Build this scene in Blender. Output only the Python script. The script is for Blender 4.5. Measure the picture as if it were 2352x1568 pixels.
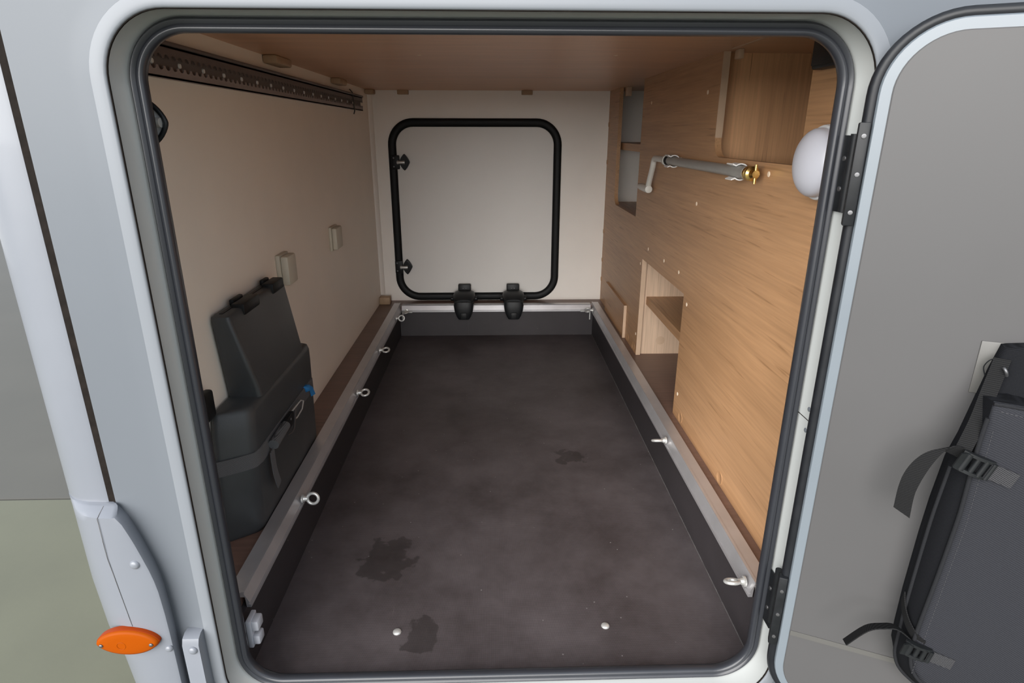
import bpy, bmesh, math, random
from mathutils import Vector, Matrix
from mathutils.geometry import tessellate_polygon
random.seed(7)

# ------------------------------------------------------------------ scene, camera, light
for o in list(bpy.data.objects):
    bpy.data.objects.remove(o, do_unlink=True)
SC = bpy.context.scene
COL = SC.collection
SC.view_settings.view_transform = 'Standard'
SC.view_settings.look = 'None'
SC.view_settings.gamma = 1.0
SC.view_settings.use_curve_mapping = False
SC.view_settings.exposure = 0.58

cam_d = bpy.data.cameras.new('camera')
cam = bpy.data.objects.new('camera', cam_d)
COL.objects.link(cam)
cam_d.sensor_fit = 'HORIZONTAL'
cam_d.sensor_width = 36.0
cam_d.lens = 1394.997 / 2352 * 36.0
cam_d.clip_start = 0.02
_r = Vector((0.9995617, -0.0295488, 0.0018130))
_d = Vector((-0.0079006, -0.3252750, -0.9455865))
_f = Vector((0.0285306, 0.9451577, -0.3253659))
_m = Matrix((( _r.x, -_d.x, -_f.x, 0.0), (_r.y, -_d.y, -_f.y, 0.0), (_r.z, -_d.z, -_f.z, 1.08), (0, 0, 0, 1)))
cam.matrix_world = _m
SC.camera = cam

world = bpy.data.worlds.new('overcast_sky')
SC.world = world
world.use_nodes = True
wn = world.node_tree
wn.nodes.clear()
w_out = wn.nodes.new('ShaderNodeOutputWorld')
w_bg = wn.nodes.new('ShaderNodeBackground')
w_tc = wn.nodes.new('ShaderNodeTexCoord')
w_sep = wn.nodes.new('ShaderNodeSeparateXYZ')
w_ramp = wn.nodes.new('ShaderNodeValToRGB')
w_ramp.color_ramp.elements[0].position = 0.0
w_ramp.color_ramp.elements[0].color = (0.66, 0.71, 0.78, 1)
w_ramp.color_ramp.elements[1].position = 1.0
w_ramp.color_ramp.elements[1].color = (0.84, 0.91, 1.0, 1)
wn.links.new(w_tc.outputs['Generated'], w_sep.inputs[0])
wn.links.new(w_sep.outputs['Z'], w_ramp.inputs[0])
wn.links.new(w_ramp.outputs[0], w_bg.inputs['Color'])
wn.links.new(w_bg.outputs[0], w_out.inputs[0])
w_bg.inputs['Strength'].default_value = 1.0

sun_d = bpy.data.lights.new('soft_sun', 'SUN')
sun_d.energy = 6.4
sun_d.angle = math.radians(72)
sun_d.color = (1.0, 0.97, 0.93)
sun = bpy.data.objects.new('soft_sun', sun_d)
COL.objects.link(sun)
sun.rotation_euler = Vector((0.52, 1.0, -0.29)).to_track_quat('-Z', 'Y').to_euler()

# ------------------------------------------------------------------ helpers
WLOC = {}

def tag(o, label=None, cat=None, group=None, kind=None):
    if label: o['label'] = label
    if cat: o['category'] = cat
    if group: o['group'] = group
    if kind: o['kind'] = kind
    return o

def thing(name, loc, label, cat, group=None, kind=None):
    o = bpy.data.objects.new(name, None)
    o.empty_display_size = 0.05
    COL.objects.link(o)
    o.location = loc
    WLOC[o.name] = Vector(loc)
    return tag(o, label, cat, group, kind)

def mk(name, bm, mat, parent=None, smooth=False, angle=35):
    """link a bmesh (in world coordinates) as one object with its origin at its centre"""
    bmesh.ops.recalc_face_normals(bm, faces=bm.faces)
    vs = [v.co for v in bm.verts]
    lo = Vector((min(v.x for v in vs), min(v.y for v in vs), min(v.z for v in vs)))
    hi = Vector((max(v.x for v in vs), max(v.y for v in vs), max(v.z for v in vs)))
    c = (lo + hi) / 2
    bmesh.ops.translate(bm, verts=bm.verts, vec=-c)
    me = bpy.data.meshes.new(name)
    bm.to_mesh(me); bm.free()
    if smooth:
        me.polygons.foreach_set('use_smooth', [True] * len(me.polygons))
        try:
            me.set_sharp_from_angle(angle=math.radians(angle))
        except Exception:
            pass
    me.materials.append(mat)
    o = bpy.data.objects.new(name, me)
    COL.objects.link(o)
    WLOC[o.name] = c
    if parent is not None:
        o.parent = parent
        o.location = c - WLOC[parent.name]
    else:
        o.location = c
    return o

def b_box(bm, x, y, z, bev=0.0, seg=2, M=None):
    vs = [bm.verts.new((a, b, c)) for a in x for b in y for c in z]
    f = [(0, 1, 3, 2), (4, 6, 7, 5), (0, 4, 5, 1), (2, 3, 7, 6), (0, 2, 6, 4), (1, 5, 7, 3)]
    fs = [bm.faces.new([vs[i] for i in q]) for q in f]
    if bev > 0:
        es = list({e for q in fs for e in q.edges})
        r = bmesh.ops.bevel(bm, geom=es, offset=bev, segments=seg, affect='EDGES', profile=0.5)
        vs = list({v for q in r['faces'] for v in q.verts} | {v for v in vs if v.is_valid})
    if M is not None:
        for v in vs: v.co = M @ v.co
    return bm

def box(name, x, y, z, mat, parent=None, bev=0.0, seg=2, M=None):
    bm = bmesh.new(); b_box(bm, x, y, z, bev, seg, M)
    return mk(name, bm, mat, parent, smooth=bev > 0)

def frame_of(axis):
    a = Vector(axis).normalized()
    t = Vector((0, 0, 1)) if abs(a.z) < 0.9 else Vector((1, 0, 0))
    u = a.cross(t).normalized(); w = a.cross(u).normalized()
    return a, u, w

def b_lathe(bm, origin, axis, prof, n=24, su=1.0, sw=1.0):
    a, u, w = frame_of(axis); o = Vector(origin)
    rings = []
    for r, h in prof:
        if r < 1e-6:
            rings.append([bm.verts.new(o + a * h)])
        else:
            rings.append([bm.verts.new(o + a * h + u * (r * su * math.cos(2 * math.pi * k / n)) + w * (r * sw * math.sin(2 * math.pi * k / n))) for k in range(n)])
    for A, B in zip(rings, rings[1:]):
        for k in range(n):
            k2 = (k + 1) % n
            if len(A) == 1 and len(B) == 1: continue
            if len(A) == 1: bm.faces.new((A[0], B[k], B[k2]))
            elif len(B) == 1: bm.faces.new((A[k], A[k2], B[0]))
            else: bm.faces.new((A[k], A[k2], B[k2], B[k]))
    if len(rings[0]) > 1: bm.faces.new(rings[0][::-1])
    if len(rings[-1]) > 1: bm.faces.new(rings[-1])

def lathe(name, origin, axis, prof, mat, parent=None, n=24, su=1.0, sw=1.0):
    bm = bmesh.new(); b_lathe(bm, origin, axis, prof, n, su, sw)
    return mk(name, bm, mat, parent, smooth=True, angle=40)

def b_tube(bm, pts, r, n=10, closed=False):
    pts = [Vector(p) for p in pts]; N = len(pts)
    rr = r if isinstance(r, (list, tuple)) else [r] * N
    rings = []; pu = None
    for i in range(N):
        if closed: t = (pts[(i + 1) % N] - pts[i - 1]).normalized()
        else: t = (pts[min(i + 1, N - 1)] - pts[max(i - 1, 0)]).normalized()
        if pu is None: _, u, _w = frame_of(t)
        else: u = (pu - t * pu.dot(t)).normalized()
        w = t.cross(u); pu = u
        rings.append([bm.verts.new(pts[i] + u * rr[i] * math.cos(2 * math.pi * k / n) + w * rr[i] * math.sin(2 * math.pi * k / n)) for k in range(n)])
    for i in range(N if closed else N - 1):
        A, B = rings[i], rings[(i + 1) % N]
        for k in range(n):
            k2 = (k + 1) % n
            bm.faces.new((A[k], A[k2], B[k2], B[k]))
    if not closed:
        bm.faces.new(rings[0][::-1]); bm.faces.new(rings[-1])

def tube(name, pts, r, mat, parent=None, n=10, closed=False):
    bm = bmesh.new(); b_tube(bm, pts, r, n, closed)
    return mk(name, bm, mat, parent, smooth=True, angle=50)

def b_loft(bm, rings, closed_rings=True, cap=True, loop=False):
    R = [[bm.verts.new(p) for p in ring] for ring in rings]
    n = len(R[0])
    for A, B in zip(R, R[1:] + ([R[0]] if loop else [])):
        for k in range(n if closed_rings else n - 1):
            k2 = (k + 1) % n
            bm.faces.new((A[k], A[k2], B[k2], B[k]))
    if cap and not loop:
        bm.faces.new(R[0][::-1]); bm.faces.new(R[-1])

def loft(name, rings, mat, parent=None, cap=True, loop=False, smooth=True, angle=35, closed_rings=True):
    bm = bmesh.new(); b_loft(bm, rings, closed_rings, cap, loop)
    return mk(name, bm, mat, parent, smooth, angle)

def prism(name, outline, f0, f1, mat, parent=None, bev=0.0):
    """outline: 2-D points; f0/f1 map them to the two end planes"""
    bm = bmesh.new()
    A = [bm.verts.new(f0(*p)) for p in outline]; B = [bm.verts.new(f1(*p)) for p in outline]
    n = len(A)
    if bev > 0:
        fa = bm.faces.new(A[::-1]); fb = bm.faces.new(B)
    else:
        for tri in tessellate_polygon([[Vector((p[0], p[1], 0)) for p in outline]]):
            bm.faces.new([A[i] for i in tri]); bm.faces.new([B[i] for i in tri[::-1]])
    for k in range(n): bm.faces.new((A[k], A[(k + 1) % n], B[(k + 1) % n], B[k]))
    if bev > 0:
        bmesh.ops.bevel(bm, geom=list(fa.edges) + list(fb.edges), offset=bev, segments=2, affect='EDGES', profile=0.5)
    return mk(name, bm, mat, parent, smooth=bev > 0)

def ribbon(name, pts, widths, thick, mat, parent=None):
    """flat band along pts; widths = one half-width vector for each point"""
    bm = bmesh.new(); rings = []
    P = [Vector(p) for p in pts]
    for i, p in enumerate(P):
        t = (P[min(i + 1, len(P) - 1)] - P[max(i - 1, 0)]).normalized()
        w = Vector(widths[i]); nn = t.cross(w).normalized() * thick / 2
        rings.append([p - w - nn, p + w - nn, p + w + nn, p - w + nn])
    b_loft(bm, rings)
    return mk(name, bm, mat, parent, smooth=True, angle=40)

def smooth_pts(pts, k=6):
    """Catmull-Rom through pts"""
    P = [Vector(p) for p in pts]; out = []
    for i in range(len(P) - 1):
        a = P[max(i - 1, 0)]; b = P[i]; c = P[i + 1]; d = P[min(i + 2, len(P) - 1)]
        for j in range(k):
            t = j / k
            out.append(0.5 * ((2 * b) + (c - a) * t + (2 * a - 5 * b + 4 * c - d) * t * t + (3 * b - a - 3 * c + d) * t ** 3))
    out.append(P[-1]); return out

def rrect(x0, x1, z0, z1, r, n=10, side=6):
    """rounded rectangle, counter-clockwise, each entry (x, z, corner index, t)"""
    out = []
    cs = [(x1 - r, z1 - r, 0), (x0 + r, z1 - r, 90), (x0 + r, z0 + r, 180), (x1 - r, z0 + r, 270)]
    for ci, (cx, cz, a0) in enumerate(cs):
        for k in range(n + 1):
            a = math.radians(a0 + 90 * k / n)
            out.append((cx + r * math.cos(a), cz + r * math.sin(a), ci, k / n))
        nx = cs[(ci + 1) % 4]
        e = math.radians(nx[2])
        ex, ez = nx[0] + r * math.cos(e), nx[1] + r * math.sin(e)
        lx, lz = out[-1][0], out[-1][1]
        for k in range(1, side):
            t = k / side
            out.append((lx + (ex - lx) * t, lz + (ez - lz) * t, ci, 1 + t))
    return out

# ------------------------------------------------------------------ materials
def nmat(name):
    m = bpy.data.materials.new(name); m.use_nodes = True
    nt = m.node_tree
    return m, nt, nt.nodes['Principled BSDF']

def plain(name, col, rough=0.5, metal=0.0, var=0.06, scale=8.0, coat=0.0, bump=0.0, bscale=200.0, spec=0.5, rvar=0.08):
    m, nt, b = nmat(name)
    b.inputs['Roughness'].default_value = rough
    b.inputs['Metallic'].default_value = metal
    b.inputs['Specular IOR Level'].default_value = spec
    b.inputs['Coat Weight'].default_value = coat
    b.inputs['Coat Roughness'].default_value = 0.06
    tc = nt.nodes.new('ShaderNodeTexCoord')
    nz = nt.nodes.new('ShaderNodeTexNoise')
    nz.inputs['Scale'].default_value = scale; nz.inputs['Detail'].default_value = 5
    nt.links.new(tc.outputs['Object'], nz.inputs['Vector'])
    rp = nt.nodes.new('ShaderNodeValToRGB')
    rp.color_ramp.elements[0].position = 0.3; rp.color_ramp.elements[1].position = 0.7
    rp.color_ramp.elements[0].color = (*[c * (1 - var) for c in col], 1)
    rp.color_ramp.elements[1].color = (*[min(1, c * (1 + var)) for c in col], 1)
    nt.links.new(nz.outputs['Fac'], rp.inputs[0])
    nt.links.new(rp.outputs[0], b.inputs['Base Color'])
    if rvar:
        mr = nt.nodes.new('ShaderNodeMapRange')
        mr.inputs['To Min'].default_value = max(0.02, rough - rvar); mr.inputs['To Max'].default_value = min(1, rough + rvar)
        nt.links.new(nz.outputs['Fac'], mr.inputs['Value']); nt.links.new(mr.outputs[0], b.inputs['Roughness'])
    if bump:
        n2 = nt.nodes.new('ShaderNodeTexNoise'); n2.inputs['Scale'].default_value = bscale; n2.inputs['Detail'].default_value = 3
        nt.links.new(tc.outputs['Object'], n2.inputs['Vector'])
        bp = nt.nodes.new('ShaderNodeBump'); bp.inputs['Strength'].default_value = bump; bp.inputs['Distance'].default_value = 0.001
        nt.links.new(n2.outputs['Fac'], bp.inputs['Height']); nt.links.new(bp.outputs[0], b.inputs['Normal'])
    return m

def wood(name, light, dark, axis='y', rough=0.42, lines=0.6, freq=1.0):
    m, nt, b = nmat(name)
    N = nt.nodes.new; L = nt.links.new
    b.inputs['Roughness'].default_value = rough
    tc = N('ShaderNodeTexCoord')
    def stretched(a, k, detail, dist):
        mp = N('ShaderNodeMapping')
        s = [a, a, a]; s['xyz'.index(axis)] = k
        mp.inputs['Scale'].default_value = s
        L(tc.outputs['Object'], mp.inputs['Vector'])
        nz = N('ShaderNodeTexNoise'); nz.inputs['Scale'].default_value = 1.0
        nz.inputs['Detail'].default_value = detail; nz.inputs['Distortion'].default_value = dist
        L(mp.outputs[0], nz.inputs['Vector']); return nz
    broad = stretched(14 * freq, 0.9, 4, 0.6)
    fine = stretched(150 * freq, 5.0, 3, 0.2)
    dash = stretched(110 * freq, 3.4, 3, 0.4)
    r1 = N('ShaderNodeValToRGB'); r1.color_ramp.elements[0].position = 0.32; r1.color_ramp.elements[1].position = 0.68
    mid = [0.72 * a + 0.28 * c for a, c in zip(light, dark)]
    r1.color_ramp.elements[0].color = (*mid, 1); r1.color_ramp.elements[1].color = (*light, 1)
    L(broad.outputs['Fac'], r1.inputs[0])
    mx = N('ShaderNodeMixRGB'); mx.blend_type = 'MULTIPLY'; mx.inputs[0].default_value = 0.55
    r2 = N('ShaderNodeValToRGB'); r2.color_ramp.elements[0].position = 0.3; r2.color_ramp.elements[1].position = 0.7
    r2.color_ramp.elements[0].color = (0.72, 0.70, 0.68, 1); r2.color_ramp.elements[1].color = (1.08, 1.06, 1.04, 1)
    L(fine.outputs['Fac'], r2.inputs[0]); L(r1.outputs[0], mx.inputs[1]); L(r2.outputs[0], mx.inputs[2])
    m3 = N('ShaderNodeMixRGB'); m3.blend_type = 'MIX'
    r3 = N('ShaderNodeValToRGB'); r3.color_ramp.elements[0].position = 0.61; r3.color_ramp.elements[1].position = 0.72
    r3.color_ramp.elements[0].color = (0, 0, 0, 1); r3.color_ramp.elements[1].color = (lines, lines, lines, 1)
    L(dash.outputs['Fac'], r3.inputs[0]); L(r3.outputs[0], m3.inputs[0]); L(mx.outputs[0], m3.inputs[1])
    m3.inputs[2].default_value = (*dark, 1)
    L(m3.outputs[0], b.inputs['Base Color'])
    bp = N('ShaderNodeBump'); bp.inputs['Strength'].default_value = 0.12; bp.inputs['Distance'].default_value = 0.0005
    L(fine.outputs['Fac'], bp.inputs['Height']); L(bp.outputs[0], b.inputs['Normal'])
    return m

def mesh_ply(name, base, dusty, stains=()):
    """film-faced anti-slip plywood: fine wire-mesh imprint, dust, damp stains"""
    m, nt, b = nmat(name)
    N = nt.nodes.new; L = nt.links.new
    b.inputs['Roughness'].default_value = 0.5
    b.inputs['Specular IOR Level'].default_value = 0.35
    geo = N('ShaderNodeNewGeometry')
    sp = N('ShaderNodeSeparateXYZ'); L(geo.outputs['Position'], sp.inputs[0])
    def math_(op, a, c=None):
        n = N('ShaderNodeMath'); n.operation = op
        for i, v in enumerate((a, c)):
            if v is None: continue
            if isinstance(v, (int, float)): n.inputs[i].default_value = v
            else: L(v, n.inputs[i])
        return n.outputs[0]
    k = 2 * math.pi / 0.0042
    xz = math_('ADD', sp.outputs['X'], sp.outputs['Z'])
    s1 = math_('SINE', math_('MULTIPLY', math_('ADD', xz, math_('MULTIPLY', sp.outputs['Y'], 0.8)), k))
    s2 = math_('SINE', math_('MULTIPLY', math_('SUBTRACT', xz, math_('MULTIPLY', sp.outputs['Y'], 0.8)), k))
    weave = math_('ADD', math_('MULTIPLY', math_('MULTIPLY', s1, s2), 0.5), 0.5)
    n1 = N('ShaderNodeTexNoise'); n1.inputs['Scale'].default_value = 2.6; n1.inputs['Detail'].default_value = 8; n1.inputs['Roughness'].default_value = 0.72
    L(geo.outputs['Position'], n1.inputs['Vector'])
    r1 = N('ShaderNodeValToRGB'); r1.color_ramp.elements[0].position = 0.35; r1.color_ramp.elements[1].position = 0.72
    r1.color_ramp.elements[0].color = (*base, 1); r1.color_ramp.elements[1].color = (*dusty, 1)
    L(n1.outputs['Fac'], r1.inputs[0])
    mx = N('ShaderNodeMixRGB'); mx.blend_type = 'MULTIPLY'; mx.inputs[0].default_value = 0.9
    r2 = N('ShaderNodeValToRGB'); r2.color_ramp.elements[0].color = (0.45, 0.43, 0.43, 1); r2.color_ramp.elements[1].color = (1.45, 1.43, 1.43, 1)
    L(weave, r2.inputs[0]); L(r1.outputs[0], mx.inputs[1]); L(r2.outputs[0], mx.inputs[2])
    # crumbs and scratches
    n2 = N('ShaderNodeTexVoronoi'); n2.inputs['Scale'].default_value = 23.0
    L(geo.outputs['Position'], n2.inputs['Vector'])
    r3 = N('ShaderNodeValToRGB'); r3.color_ramp.elements[0].position = 0.025; r3.color_ramp.elements[1].position = 0.05
    r3.color_ramp.elements[0].color = (0.75, 0.75, 0.75, 1); r3.color_ramp.elements[1].color = (0, 0, 0, 1)
    L(n2.outputs['Distance'], r3.inputs[0])
    m2 = N('ShaderNodeMixRGB'); L(r3.outputs[0], m2.inputs[0]); L(mx.outputs[0], m2.inputs[1]); m2.inputs[2].default_value = (0.30, 0.29, 0.29, 1)
    mpn = N('ShaderNodeMapping'); mpn.inputs['Scale'].default_value = (160, 9, 1); mpn.inputs['Rotation'].default_value = (0, 0, 0.5)
    L(geo.outputs['Position'], mpn.inputs['Vector'])
    n3 = N('ShaderNodeTexNoise'); n3.inputs['Scale'].default_value = 1.0; n3.inputs['Detail'].default_value = 2
    L(mpn.outputs[0], n3.inputs['Vector'])
    r4 = N('ShaderNodeValToRGB'); r4.color_ramp.elements[0].position = 0.74; r4.color_ramp.elements[1].position = 0.82
    r4.color_ramp.elements[0].color = (0, 0, 0, 1); r4.color_ramp.elements[1].color = (0.35, 0.35, 0.35, 1)
    L(n3.outputs['Fac'], r4.inputs[0])
    m4 = N('ShaderNodeMixRGB'); L(r4.outputs[0], m4.inputs[0]); L(m2.outputs[0], m4.inputs[1]); m4.inputs[2].default_value = (0.16, 0.145, 0.14, 1)
    last = m4.outputs[0]
    mask_sum = None
    if stains:
        nz = N('ShaderNodeTexNoise'); nz.inputs['Scale'].default_value = 22; nz.inputs['Detail'].default_value = 5
        L(geo.outputs['Position'], nz.inputs['Vector'])
        for (sx, sy, rad, asp) in stains:
            dx = math_('DIVIDE', math_('SUBTRACT', sp.outputs['X'], sx), asp)
            dy = math_('SUBTRACT', sp.outputs['Y'], sy)
            d = math_('SQRT', math_('ADD', math_('MULTIPLY', dx, dx), math_('MULTIPLY', dy, dy)))
            e = math_('SUBTRACT', math_('ADD', math_('DIVIDE', d, rad), math_('MULTIPLY', nz.outputs['Fac'], 2.6)), 1.3)
            msk = N('ShaderNodeMapRange'); msk.inputs['From Min'].default_value = 0.86; msk.inputs['From Max'].default_value = 0.98
            msk.inputs['To Min'].default_value = 0.5; msk.inputs['To Max'].default_value = 0.0
            L(e, msk.inputs['Value'])
            mask_sum = msk.outputs[0] if mask_sum is None else math_('MAXIMUM', mask_sum, msk.outputs[0])
        m5 = N('ShaderNodeMixRGB'); L(mask_sum, m5.inputs[0]); L(last, m5.inputs[1]); m5.inputs[2].default_value = (0.012, 0.010, 0.009, 1)
        last = m5.outputs[0]
    L(last, b.inputs['Base Color'])
    bp = N('ShaderNodeBump'); bp.inputs['Strength'].default_value = 0.35; bp.inputs['Distance'].default_value = 0.0006
    L(weave, bp.inputs['Height']); L(bp.outputs[0], b.inputs['Normal'])
    return m

def weave(name, col, hi, period=0.0022, rough=0.85, axis=0, contrast=1.0):
    m, nt, b = nmat(name)
    N = nt.nodes.new; L = nt.links.new
    b.inputs['Roughness'].default_value = rough
    b.inputs['Specular IOR Level'].default_value = 0.12
    tc = N('ShaderNodeTexCoord')
    wv = N('ShaderNodeTexWave'); wv.wave_type = 'BANDS'; wv.bands_direction = ('X', 'Y', 'Z', 'DIAGONAL')[axis]
    wv.inputs['Scale'].default_value = 0.314 / period; wv.inputs['Distortion'].default_value = 0.6
    L(tc.outputs['Object'], wv.inputs['Vector'])
    nz = N('ShaderNodeTexNoise'); nz.inputs['Scale'].default_value = 900; nz.inputs['Detail'].default_value = 2
    L(tc.outputs['Object'], nz.inputs['Vector'])
    mx = N('ShaderNodeMixRGB'); mx.inputs[0].default_value = 0.5
    L(wv.outputs['Fac'], mx.inputs[1]); L(nz.outputs['Fac'], mx.inputs[2])
    rp = N('ShaderNodeValToRGB'); rp.color_ramp.elements[0].position = 0.25; rp.color_ramp.elements[1].position = 0.75
    rp.color_ramp.elements[0].color = (*col, 1); rp.color_ramp.elements[1].color = (*hi, 1)
    L(mx.outputs[0], rp.inputs[0]); L(rp.outputs[0], b.inputs['Base Color'])
    bp = N('ShaderNodeBump'); bp.inputs['Strength'].default_value = 0.3 * contrast; bp.inputs['Distance'].default_value = 0.0005
    L(mx.outputs[0], bp.inputs['Height']); L(bp.outputs[0], b.inputs['Normal'])
    return m

M = {}
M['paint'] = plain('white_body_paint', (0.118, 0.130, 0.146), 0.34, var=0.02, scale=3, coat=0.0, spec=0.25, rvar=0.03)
M['frame'] = plain('white_frame_profile', (0.39, 0.405, 0.40), 0.3, var=0.02, scale=3, coat=0.3, rvar=0.03)
M['gasket'] = plain('black_door_gasket', (0.010, 0.011, 0.0135), 0.4, var=0.15, scale=30, spec=0.3)
M['flange'] = plain('white_frame_flange', (0.168, 0.181, 0.199), 0.32, var=0.02, scale=3, spec=0.3, rvar=0.03)  # paler than the body paint: halo round the opening put into the colour
M['tracklip'] = plain('pale_track_lip', (0.32, 0.275, 0.265), 0.5, metal=0.2, var=0.08, scale=30)
M['screwlight'] = plain('light_screw_cap', (0.85, 0.70, 0.54), 0.5)
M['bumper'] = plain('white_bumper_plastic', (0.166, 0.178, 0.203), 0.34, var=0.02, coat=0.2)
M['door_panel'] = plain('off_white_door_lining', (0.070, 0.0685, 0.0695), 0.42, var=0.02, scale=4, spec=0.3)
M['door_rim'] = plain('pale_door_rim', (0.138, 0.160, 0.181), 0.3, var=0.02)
M['seal'] = plain('black_rubber', (0.026, 0.028, 0.034), 0.29, var=0.05, scale=12, rvar=0.02)
M['sealdark'] = plain('dark_rubber', (0.007, 0.0075, 0.008), 0.5, var=0.15, scale=30, spec=0.2)
M['sealant'] = plain('brown_sealant', (0.012, 0.0095, 0.008), 0.85, spec=0.1, var=0.3, scale=60, bump=0.6, bscale=120)
M['cream'] = plain('cream_wall_film', (0.92, 0.87, 0.81), 0.45, var=0.02, scale=5, bump=0.05, bscale=300)
M['tan'] = plain('tan_cream_wall_film', (0.93, 0.855, 0.755), 0.5, var=0.02, scale=5)  # same cream film, warmed: light bounced off the oak put into the colour
M['hatch'] = plain('cream_hatch_film', (0.74, 0.72, 0.69), 0.42, var=0.02, scale=4)
M['oak'] = wood('oak_laminate_along', (0.52, 0.30, 0.155), (0.24, 0.122, 0.052), 'y', lines=0.7)
M['oak_pale'] = wood('oak_laminate_upright', (0.70, 0.52, 0.38), (0.36, 0.23, 0.15), 'z', lines=0.5)
M['oak_brown'] = wood('brown_oak_upright', (0.78, 0.45, 0.24), (0.26, 0.13, 0.06), 'z', lines=0.75)
M['oak_ceil'] = wood('ceiling_laminate', (0.70, 0.41, 0.25), (0.42, 0.23, 0.13), 'x', rough=0.35, lines=0.25)
M['oak_edge'] = plain('oak_edge_band', (0.55, 0.39, 0.27), 0.5, var=0.05, scale=20)
M['block'] = plain('light_wood_block', (0.42, 0.29, 0.18), 0.6, var=0.1, scale=40)
M['darkwood'] = wood('dark_floor_laminate', (0.19, 0.115, 0.09), (0.07, 0.04, 0.032), 'x', rough=0.4, lines=0.5, freq=0.6)
M['ply'] = mesh_ply('meshed_plywood', (0.047, 0.039, 0.040), (0.110, 0.096, 0.101), ((-0.295, 1.355, 0.085, 0.8), (0.262, 1.885, 0.05, 1.1), (-0.175, 1.09, 0.055, 0.75)))
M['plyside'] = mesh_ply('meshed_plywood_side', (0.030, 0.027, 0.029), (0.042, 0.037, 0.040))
M['alu'] = plain('brushed_aluminium', (0.56, 0.55, 0.565), 0.36, metal=0.65, var=0.06, scale=14, bump=0.1)
M['zinc'] = plain('zinc_plated_steel', (0.60, 0.60, 0.58), 0.32, metal=0.5, var=0.08, scale=60)
M['chrome'] = plain('bright_screw_steel', (0.13, 0.13, 0.135), 0.45, metal=0.8, var=0.04)
M['blackplastic'] = plain('black_plastic', (0.009, 0.010, 0.011), 0.45, spec=0.25, var=0.2, scale=40)
M['hingeblack'] = plain('black_coated_metal', (0.010, 0.011, 0.0125), 0.42, spec=0.25, var=0.2, scale=50)
M['case'] = plain('charcoal_moulded_plastic', (0.046, 0.050, 0.053), 0.42, var=0.12, scale=12, bump=0.25, bscale=700)
M['trackbase'] = plain('dark_track_base', (0.15, 0.125, 0.118), 0.6)
M['track'] = plain('bronze_anodised_track', (0.145, 0.115, 0.108), 0.5, metal=0.2, var=0.1, scale=30)
M['strapdark'] = plain('dark_tie_strap', (0.06, 0.055, 0.05), 0.7)
M['beige'] = plain('beige_box_plastic', (0.60, 0.56, 0.46), 0.5, var=0.04)
M['lampwhite'] = plain('opal_lamp_plastic', (0.50, 0.51, 0.57), 0.35, var=0.01)
M['lampbase'] = plain('white_lamp_base', (0.58, 0.59, 0.60), 0.4, var=0.01)
M['crankwhite'] = plain('white_coated_rod', (0.62, 0.61, 0.57), 0.4, var=0.04)
M['crankgrey'] = plain('grey_steel_tube', (0.37, 0.365, 0.345), 0.42, metal=0.35, var=0.08, scale=30)
M['clipwhite'] = plain('white_clip_plastic', (0.78, 0.78, 0.77), 0.35)
M['brass'] = plain('yellow_brass', (0.80, 0.56, 0.20), 0.28, metal=1.0, var=0.08, scale=60)
M['orange'] = plain('orange_lens', (0.27, 0.050, 0.001), 0.4, var=0.04, spec=0.06)
M['orangedark'] = plain('orange_lens_base', (0.24, 0.03, 0.001), 0.5, spec=0.15)
M['fabric'] = weave('charcoal_bag_fabric', (0.0155, 0.016, 0.0195), (0.0265, 0.0275, 0.0325), 0.0016, axis=3)
M['fabricdark'] = weave('dark_bag_gusset', (0.0035, 0.0038, 0.0048), (0.0085, 0.009, 0.011), 0.002, axis=2)
M['piping'] = weave('bag_piping', (0.010, 0.0105, 0.012), (0.019, 0.0195, 0.022), 0.002, axis=2)
M['web'] = weave('woven_strap', (0.006, 0.0061, 0.0065), (0.014, 0.014, 0.0145), 0.0026, axis=2)
M['webtag'] = weave('stitched_strap_end', (0.013, 0.013, 0.015), (0.055, 0.055, 0.058), 0.0013, axis=3)
M['thread'] = plain('grey_thread', (0.036, 0.036, 0.04), 0.8)
M['tape'] = plain('blue_tape', (0.015, 0.16, 0.40), 0.55)
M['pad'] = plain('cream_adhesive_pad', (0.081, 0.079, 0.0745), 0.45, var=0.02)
M['greyclip'] = plain('grey_plastic', (0.40, 0.41, 0.45), 0.4)
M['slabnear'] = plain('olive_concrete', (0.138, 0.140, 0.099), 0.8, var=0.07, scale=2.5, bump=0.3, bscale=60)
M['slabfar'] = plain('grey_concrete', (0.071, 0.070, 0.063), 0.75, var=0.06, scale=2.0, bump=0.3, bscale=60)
M['bead'] = plain('grey_glue_line', (0.11, 0.105, 0.105), 0.6, var=0.5, scale=25)
M['casestrap'] = weave('grey_strap', (0.06, 0.06, 0.062), (0.15, 0.15, 0.155), 0.002, axis=2)
M['gravel'] = plain('pale_gravel', (0.52, 0.51, 0.48), 0.9, var=0.12, scale=3)  # pale ground added out of view to bounce light into the garage
M['joint'] = plain('joint_filler', (0.05, 0.05, 0.048), 0.9)

# ------------------------------------------------------------------ the ground
g = thing('ground', (0, 2, -0.5), 'pale concrete ground seen beyond the left corner of the vehicle', 'ground', kind='structure')
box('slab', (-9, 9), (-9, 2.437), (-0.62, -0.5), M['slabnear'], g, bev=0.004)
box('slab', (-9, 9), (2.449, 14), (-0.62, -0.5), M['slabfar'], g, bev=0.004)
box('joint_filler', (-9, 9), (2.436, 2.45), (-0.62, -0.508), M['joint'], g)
bounce_ground = box('lot', (-90, 90), (-90, 90), (-0.75, -0.62), M['gravel']); tag(bounce_ground, 'pale gravel lot around the concrete slabs', 'gravel', kind='structure')

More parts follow.
